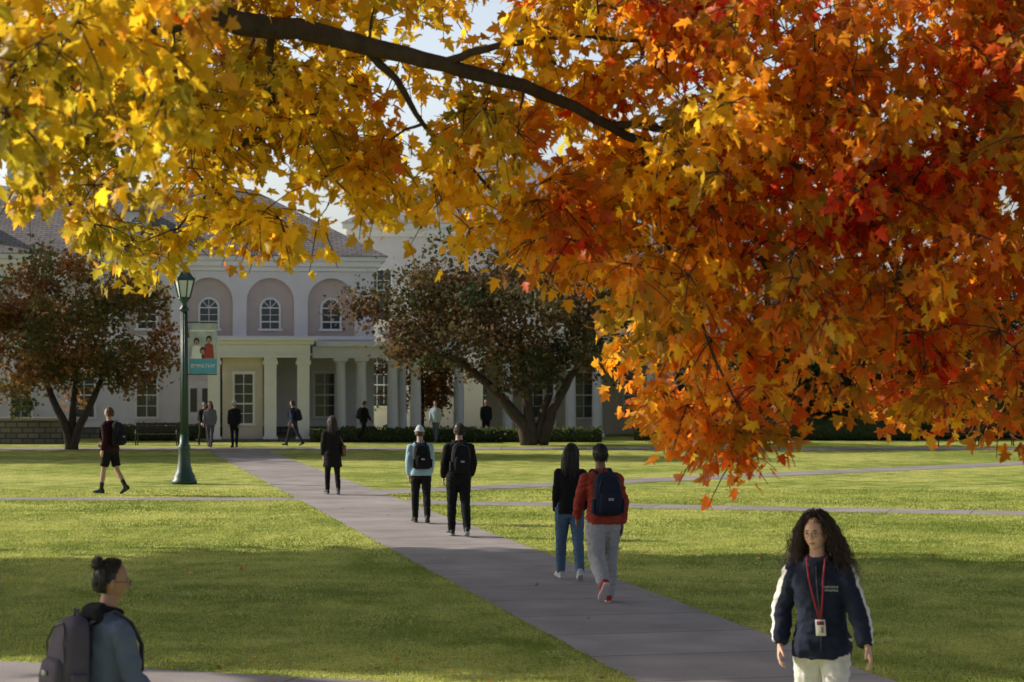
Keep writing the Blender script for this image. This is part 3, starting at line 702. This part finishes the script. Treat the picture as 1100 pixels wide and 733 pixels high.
def person(x,y,heading,H,o,vox=.012):
    hi=o.get('hi',False)
    e=empty(o.get('name','person'),(x,y,.012),-rad(heading),H/1.75)
    skin=M('skin_'+o.get('skinname','a'),o.get('skin',(.42,.24,.17)),.5,.06,14,.03,200)
    top=cloth('top_%d_%d_%d'%tuple(int(c*1000) for c in o['top']),o['top']); pant=cloth('pants_%d_%d_%d'%tuple(int(c*1000) for c in o['pants']),o['pants'])
    shoe=M('shoe_%d_%d'%(int(o['shoe'][0]*1000),int(o['shoe'][1]*1000)),o['shoe'],.6); sole=M('sole_%d'%int(o.get('sole',(.03,)*3)[0]*100),o.get('sole',(.03,.03,.03)),.8)
    under=cloth('under',o.get('under',(.015,.015,.02))); white=cloth('white',(.7,.7,.7))
    mats=[top,pant,skin,shoe,sole,under,white]
    a=Acc(); lean=rad(o.get('lean',3)); wf=o.get('wf',1.0); lo=o.get('loose',.0); pl=o.get('ploose',0.)
    roll=rad(o.get('roll',0)); tw=rad(o.get('twist',0))
    def T(p): 
        q=p-V((0,0,.95)); c,s=math.cos(lean),math.sin(lean); q=V((q.x,q.y*c+q.z*s,-q.y*s+q.z*c))
        f=max(0,min(1,(q.z)/.45)); c,s=math.cos(roll*f),math.sin(roll*f); q=V((q.x*c+q.z*s,q.y,-q.x*s+q.z*c))
        c,s=math.cos(tw*f),math.sin(tw*f); q=V((q.x*c-q.y*s,q.x*s+q.y*c,q.z)); return q+V((0,0,.95))
    hem=o.get('hem',.86); hw=o.get('hemw',.178)
    hp=.0 if o.get('male',True) else .006
    prof=[(hem,hw+lo*.6,.128+lo*.6,0),(hem+.06,hw+lo,.13+lo,0),(1.06,.152+lo*.8-hp,.115+lo,0),(1.16,.158+lo*.6,.118+lo*.7,.0),(1.27,.176+lo*.4,.125+lo*.5,.005),(1.35,.186+lo*.3,.115+lo*.3,0),(1.41,.172+lo*.2,.095,-.005),(1.45,.115,.078,-.006),(1.475,.072,.066,-.004)]
    rg=[]
    for z,rx,ry,yy in prof:
        c=T(V((0,yy,z))); rg.append((c,T(V((rx*wf,yy,z)))-c,T(V((0,yy+ry,z)))-c))
    loft(a,rg,0,24,2.4)
    tube(a,[T(V((0,-.008,1.42))),T(V((0,.0,1.5))),T(V((0,.010,1.57)))],[.062*wf,.055*wf,.054*wf],2,14)
    loft(a,[(V((0,0,z)),V((rx,0,0)),V((0,ry,0))) for z,rx,ry in ((.80,.12,.10),(.86,.165,.12),(.93,.168+pl,.122),(1.0,.155,.112))],1,20,2.3)
    p=o['pose']
    for i,sx in enumerate((-1,1)):   # left, right
        th,kn,fp=p['legs'][i]; th=rad(th); b=th-rad(kn)
        h=V((sx*.088,0,.90)); k=h+V((sx*.012,math.sin(th),-math.cos(th))).normalized()*.42; an=k+V((-sx*.02,math.sin(b),-math.cos(b))).normalized()*.40
        if o.get('shorts'):
            tube(a,[h+V((0,0,.04)),h.lerp(k,.3),h.lerp(k,.82)],[.098,.094,.090],1,14)
            tube(a,[h,h.lerp(k,.5),k.lerp(h,.12),k,k.lerp(an,.15),k.lerp(an,.4),k.lerp(an,.8),an],[.08,.072,.055,.053,.05,.054,.036,.034],2,14)
            if o.get('boots'): tube(a,[k.lerp(an,.62),k.lerp(an,.8),an],[.048,.045,.045],3,14)
        else:
            tube(a,[h+V((0,0,.04)),h.lerp(k,.25),h.lerp(k,.6),k,k.lerp(an,.25),k.lerp(an,.6),k.lerp(an,.92),k.lerp(an,1.02)],[.097+pl*.5,.093+pl,.078+pl,.062+pl,.064+pl,.056+pl,.050+pl,.044+pl],1,14)
        f=V((sx*.12,math.cos(rad(fp)),math.sin(rad(fp)))).normalized(); u=V((0,-math.sin(rad(fp)),math.cos(rad(fp)))); s_=f.cross(u).normalized(); u=s_.cross(f)
        g0=an-u*.08
        loft(a,[(g0+f*t+u*(hh/2+.012),s_*wd,u*hh/2) for t,wd,hh in ((-.075,.022,.05),(-.065,.034,.075),(-.02,.039,.1),(.03,.041,.09),(.09,.047,.062),(.14,.046,.048),(.175,.036,.036),(.192,.018,.022))],3,14,2.5)
        loft(a,[(g0+f*t+u*.012,s_*wd,u*.013) for t,wd in ((-.08,.024),(-.068,.037),(-.02,.039),(.03,.040),(.09,.050),(.14,.049),(.18,.038),(.198,.018))],4,14,2.5)
        tube(a,[an-u*.02,an+V((0,0,.03))],[.038,.036],3,12)
    hands=[]
    for i,sx in enumerate((-1,1)):
        sh,el,ab=p['arms'][i][:3]; fab=p['arms'][i][3] if len(p['arms'][i])>3 else -2
        S=V((sx*.168*wf,0,1.395)); shr,abr=rad(sh),rad(ab)
        du=V((sx*math.sin(abr),math.sin(shr)*math.cos(abr),-math.cos(shr)*math.cos(abr))); E=S+du*.285
        fr=rad(sh+el); fa=rad(fab); df=V((sx*math.sin(fa),math.sin(fr)*math.cos(fa),-math.cos(fr)*math.cos(fa))); W=E+df*.245
        S2=T(S); E=S2+(E-S); W=S2+(W-S); S=S2; df=(W-E).normalized(); al=lo*.8
        st=None
        if o.get('stripe'):
            st=lambda ii,kk,sx=sx: 6 if (kk in ((0,1,15,14) if sx>0 else (7,8,9,6))) and ii>0 else 0
        tube(a,[S.lerp(E,-.14),S,S.lerp(E,.2),S.lerp(E,.6),E,E.lerp(W,.3),E.lerp(W,.7),E.lerp(W,.93),W],[.03,.064*wf+al*.4,.060*wf+al,.052*wf+al,.047+al,.046+al,.040+al,.035+al,.032+al*.5],0,16,stripe=st)
        hands.append((W,df,sx))
    if o.get('collar'):
        cz=1.475; ringtube(a,[T(V((.074*math.cos(t*.39),.07*math.sin(t*.39)-.002,cz+.018*-math.sin(t*.39)))) for t in range(16)],.022,o.get('collarmat',0),8)
    if o.get('hood'):
        loft(a,[(T(V((0,-.085,1.40))),V((.09,0,0)),V((0,.02,0))),(T(V((0,-.10,1.44))),V((.115,0,0)),V((0,.045,0))),(T(V((0,-.085,1.49))),V((.10,0,0)),V((0,.045,0))),(T(V((0,-.06,1.51))),V((.07,0,0)),V((0,.02,0)))],o.get('collarmat',0),16)
    if o.get('skirtcoat'):
        loft(a,[(V((0,-.01,z)),V((rx,0,0)),V((0,ry,0))) for z,rx,ry in ((.62,.225,.17),(.75,.20,.15),(.92,.185,.14),(1.05,.16,.12))],0,20)
    zmin=min(v.z for v in a.v); dz=V((0,0,-zmin)); a.v=[v+dz for v in a.v]
    raw=mkobj('raw',a.v,a.f,mats,a.m)
    m=raw.modifiers.new('r','REMESH'); m.mode='VOXEL'; m.voxel_size=vox
    m=raw.modifiers.new('s','SMOOTH'); m.factor=.5; m.iterations=3
    dg=bpy.context.evaluated_depsgraph_get(); me=bpy.data.meshes.new_from_object(raw.evaluated_get(dg))
    bvh=BVHTree.FromPolygons(a.v,a.f)
    lab=[0]*len(me.polygons)
    for i,pg in enumerate(me.polygons):
        h=bvh.find_nearest(pg.center); lab[i]=a.m[h[2]] if h[2] is not None else 0
    me.materials.clear()
    for mm in mats: me.materials.append(mm)
    me.polygons.foreach_set('material_index',lab); me.polygons.foreach_set('use_smooth',[True]*len(me.polygons))
    clothv=set()
    for i,pg in enumerate(me.polygons):
        if lab[i] in (0,1,5,6): clothv.update(pg.vertices)
    amp=o.get('wr',.006); sd=V((x*3,y,0))
    nrm=[v.normal.copy() for v in me.vertices]
    for vi in clothv:
        v=me.vertices[vi]; q=v.co+sd
        f1=noise.noise(V((q.x*9,q.y*9,q.z*15))); f2=noise.noise(V((q.x*20+q.z*9,q.y*20,q.z*26)))
        v.co+=nrm[vi]*amp*((1-2.2*abs(f1))*.9-.3+f2*.5)
    me.update(); bo=bpy.data.objects.new('body_and_clothes',me); sc.collection.objects.link(bo); bo.parent=e; bpy.data.objects.remove(raw)
    for W,df,sx in hands: make_hand(e,W+dz+df*.01,df,sx,skin,o.get('curl',1.),.0035 if hi else .005)
    Mh=Matrix.Translation(T(V((0,.012,1.632)))+dz)@Matrix.Rotation(-rad(o.get('turn',0)),4,'Z')@Matrix.Rotation(rad(o.get('tilt',0)),4,'Y')@Matrix.Rotation(-rad(o.get('nod',4)),4,'X')@Matrix.Scale(.97 if o.get('male',True) else .95,4)
    make_head(e,Mh,skin,o,hi)
    if o.get('pack'):
        pc=cloth('pack_%d_%d_%d'%tuple(int(c*1000) for c in o['pack']),o['pack'],.2); a=Acc(); y0=-.12-lo*.6
        loft(a,[(V((0,y0-dd,z)),V((rx,0,0)),V((0,ry,0))) for z,rx,ry,dd in ((.97,.12,.05,.06),(.985,.148,.08,.08),(1.1,.155,.09,.09),(1.28,.15,.085,.085),(1.38,.13,.07,.07),(1.43,.09,.05,.055),(1.445,.04,.025,.05))],0,24,3.2)
        loft(a,[(V((0,y0-dd,z)),V((rx,0,0)),V((0,ry,0))) for z,rx,ry,dd in ((1.0,.09,.02,.17),(1.015,.115,.04,.175),(1.12,.118,.042,.178),(1.2,.11,.035,.17),(1.225,.08,.015,.165))],0,20,3.2)
        tube(a,[V((-.12,y0-.155,1.2)),V((-.115,y0-.165,1.3)),V((-.08,y0-.145,1.38)),V((0,y0-.125,1.41)),V((.08,y0-.145,1.38)),V((.115,y0-.165,1.3)),V((.12,y0-.155,1.2))],[.005]*7,1,5)
        tube(a,[V((-.03,y0-.05,1.44)),V((-.02,y0-.05,1.48)),V((.02,y0-.05,1.48)),V((.03,y0-.05,1.44))],[.008]*4,0,6)
        for s in (-1,1):
            tube(a,[V((s*.07,y0-.02,1.40)),V((s*.085,-.07,1.455)),V((s*.095,.0,1.478)),V((s*.115,.085,1.42)),V((s*.12,.13+lo,1.3)),V((s*.125,.135+lo,1.16)),V((s*.16+s*lo,.05,1.05)),V((s*.13,y0-.04,1.0))],[.022,.024,.026,.027,.027,.024,.014,.01],0,8,flat=.3)
            loft(a,[(V((s*.16,y0-.09,z)),V((.022,0,0)),V((0,.05,0))) for z in (1.0,1.02,1.13,1.15)],0,12)
        box(a,-.03,.03,y0-.225,y0-.22,1.13,1.16,2)
        mkobj('backpack',[T(v)+dz for v in a.v],a.f,[pc,M('zip',(.05,.05,.055),.4),M('pack_label',(.3,.3,.3),.5)],a.m,e)
    if o.get('bag'):
        a=Acc(); c=T(V((.25,.0,.98))); loft(a,[(c+V((0,0,z)),V((.05,0,0)),V((0,wd,0))) for z,wd in ((-.13,.11),(-.11,.15),(0,.15),(.1,.13),(.12,.11))],0,16,3)
        tube(a,[c+V((0,-.1,.1)),T(V((.16,-.06,1.3))),T(V((.12,0,1.475))),T(V((.17,.06,1.3))),c+V((0,.1,.1))],[.012]*5,0,6)
        mkobj('shoulder_bag',[v+dz for v in a.v],a.f,[M('bag_leather',(.16,.08,.05),.5)],a.m,e)
    if o.get('lanyard'):
        a=Acc(); yy=.125+lo
        for s in (-1,1): tube(a,[V((s*.062,.0,1.50)),V((s*.06,.075,1.475)),V((s*.046,yy-.002,1.36)),V((s*.03,yy+.016,1.24)),V((s*.006,yy+.016,1.10))],[.0065]*5,0,6,flat=.25)
        box(a,-.032,.032,yy+.012,yy+.017,.99,1.095,1); box(a,-.024,.024,yy+.0175,yy+.0185,1.06,1.085,0); box(a,-.018,.0,yy+.0175,yy+.0185,1.01,1.05,2)
        tube(a,[V((0,yy+.006,.88)),V((0,yy+.012,1.1)),V((0,yy+.006,1.3)),V((0,.09,1.43))],[.004]*4,3,5)
        mkobj('lanyard_badge',[T(v)+dz for v in a.v],a.f,[M('lanyard_red',(.25,.02,.03),.6),M('badge_white',(.7,.7,.7),.4),M('badge_photo',(.3,.18,.13),.5),M('zip_dark',(.06,.06,.07),.4)],a.m,e)
        tm=M('print_white',(.5,.5,.52),.8)
        for j,s_ in enumerate(('LAKE STATE','ATHLETICS')):
            q=T(V((-.09,yy+.012,1.30-.022*j)))+dz; text(s_,.017,q,(rad(90),0,rad(180)+tw*.8),tm,e,'jacket_print')
    return e
# legs: (thigh, knee, footpitch) left,right ; arms: (swing, elbow, abduct[, forearm abduct])
W1=dict(legs=[(20,4,8),(-18,14,-22)],arms=[(-16,14,8),(16,18,8)])
W3=dict(legs=[(12,4,0),(-12,12,-14)],arms=[(-6,20,9),(8,16,9)])
ST=dict(legs=[(3,3,0),(-3,3,0)],arms=[(4,12,8),(2,14,8)])
person(1.93,12.4,190,1.67,dict(name='woman_in_navy_jacket',hi=True,male=False,wf=.93,lean=4,roll=2.5,twist=-7,tilt=3,skin=(.60,.37,.28),skinname='b',top=(.020,.026,.05),pants=(.68,.67,.66),shoe=(.5,.5,.5),sole=(.6,.6,.6),loose=.026,ploose=.006,hem=.83,hemw=.185,
   stripe=True,collar=True,collarmat=0,hair=(.035,.02,.014),style='curly',hlen=.38,glasses=True,lanyard=True,turn=22,nod=1,gaze=.003,wr=.011,pose=dict(legs=[(16,6,4),(-14,18,-20)],arms=[(16,10,20,14),(-18,42,17,2)])),.0075)
person(-2.03,9.9,52,1.60,dict(name='woman_with_bun',hi=True,male=False,wf=.92,twist=-4,skin=(.34,.19,.13),skinname='c',top=(.12,.15,.24),pants=(.05,.05,.06),shoe=(.05,.05,.05),loose=.02,hem=.85,collar=True,hood=True,collarmat=5,
   hair=(.012,.009,.008),style='bun',glasses=True,turn=20,nod=6,pack=(.10,.085,.115),wr=.009,pose=dict(legs=[(14,4,0),(-12,12,-14)],arms=[(-6,40,10),(12,30,10)])),.0075)
person(1.02,22.3,-10,1.80,dict(name='man_in_red_sweatshirt',mid=True,roll=-2,twist=6,skin=(.22,.12,.08),skinname='d',top=(.32,.05,.035),pants=(.36,.36,.39),shoe=(.35,.02,.02),sole=(.55,.5,.5),loose=.018,ploose=.022,hem=.88,hair=(.012,.01,.008),style='short',pack=(.02,.025,.045),turn=-12,wr=.010,pose=dict(legs=[(-14,42,-52),(12,6,0)],arms=[(18,22,12),(-12,14,14)])),.0095)
person(.72,24.9,-8,1.70,dict(name='woman_in_black_top',mid=True,male=False,wf=.9,roll=2,twist=-6,skin=(.42,.25,.18),top=(.012,.012,.014),pants=(.08,.13,.21),shoe=(.4,.4,.4),sole=(.5,.5,.5),loose=.012,ploose=.008,hair=(.02,.012,.01),style='long',hlen=.30,turn=20,pose=dict(legs=[(14,4,6),(-14,16,-22)],arms=[(-8,25,8),(8,20,8)])),.0095)
person(-1.6,35,-10,1.70,dict(name='person_in_blue_jacket',mid=True,roll=-1.5,skin=(.42,.25,.18),top=(.30,.45,.56),pants=(.012,.012,.014),shoe=(.02,.02,.02),loose=.02,ploose=.006,hair=(.03,.02,.015),style='hat',hat=(.42,.46,.5),pack=(.012,.012,.015),pose=W3),.011)
person(-.86,32,-12,1.82,dict(name='man_in_black',mid=True,roll=1.5,skin=(.42,.25,.18),top=(.012,.012,.013),pants=(.011,.011,.013),shoe=(.02,.02,.02),sole=(.3,.3,.3),loose=.016,ploose=.01,hair=(.03,.018,.012),style='short',pack=(.014,.014,.017),pose=dict(legs=[(10,4,0),(-12,14,-16)],arms=[(-6,35,14),(6,35,14)])),.011)
person(-3.95,43.8,-16,1.72,dict(name='woman_in_dark_coat',mid=True,male=False,wf=.94,skin=(.42,.25,.18),top=(.014,.013,.014),pants=(.012,.012,.014),shoe=(.03,.025,.02),sole=(.2,.2,.2),loose=.03,hair=(.05,.028,.018),style='long',hlen=.28,bag=True,skirtcoat=True,pose=W3),.013)
person(-8.85,43.9,-62,1.92,dict(name='man_in_shorts',mid=True,skin=(.42,.25,.18),top=(.03,.010,.011),pants=(.012,.012,.014),shoe=(.015,.015,.015),shorts=True,boots=True,loose=.016,hair=(.12,.05,.025),style='short',pack=(.013,.013,.016),pose=dict(legs=[(14,4,2),(-12,22,-26)],arms=[(-12,30,8),(14,50,8)])),.012)
far=[(-11.4,75.2,188,1.74,dict(male=False,top=(.16,.16,.17),pants=(.08,.08,.09),hair=(.03,.02,.015),style='long'),W3),
 (-10.45,75.0,186,1.76,dict(top=(.015,.015,.018),pants=(.012,.012,.014),hair=(.03,.02,.015),style='hat',hat=(.5,.5,.52)),ST),
 (-12.0,77.5,150,1.7,dict(top=(.02,.02,.024),pants=(.03,.03,.03),hair=(.03,.02,.015),style='short',pack=(.02,.02,.02)),W1),
 (-8.4,76.5,-70,1.76,dict(top=(.03,.04,.075),pants=(.03,.035,.05),hair=(.02,.015,.01),style='short',pack=(.02,.02,.03)),W1),
 (-6.1,82.0,60,1.70,dict(top=(.012,.012,.016),pants=(.014,.014,.016),hair=(.02,.015,.01),style='short',pack=(.02,.02,.02)),W1),
 (-3.1,81,200,1.70,dict(male=False,top=(.35,.42,.5),pants=(.08,.1,.14),hair=(.04,.03,.02),style='long',),W3),
 (-1.1,84,170,1.74,dict(top=(.015,.02,.02),pants=(.02,.02,.02),hair=(.02,.015,.01),style='short'),ST)]
for x,y,h,H,o,ps in far:
    o.update(name='pedestrian',shoe=(.03,.03,.03),pose=ps,loose=.015,skin=(.42,.25,.18)); person(x,y,h,H,o,.02)
print('done')
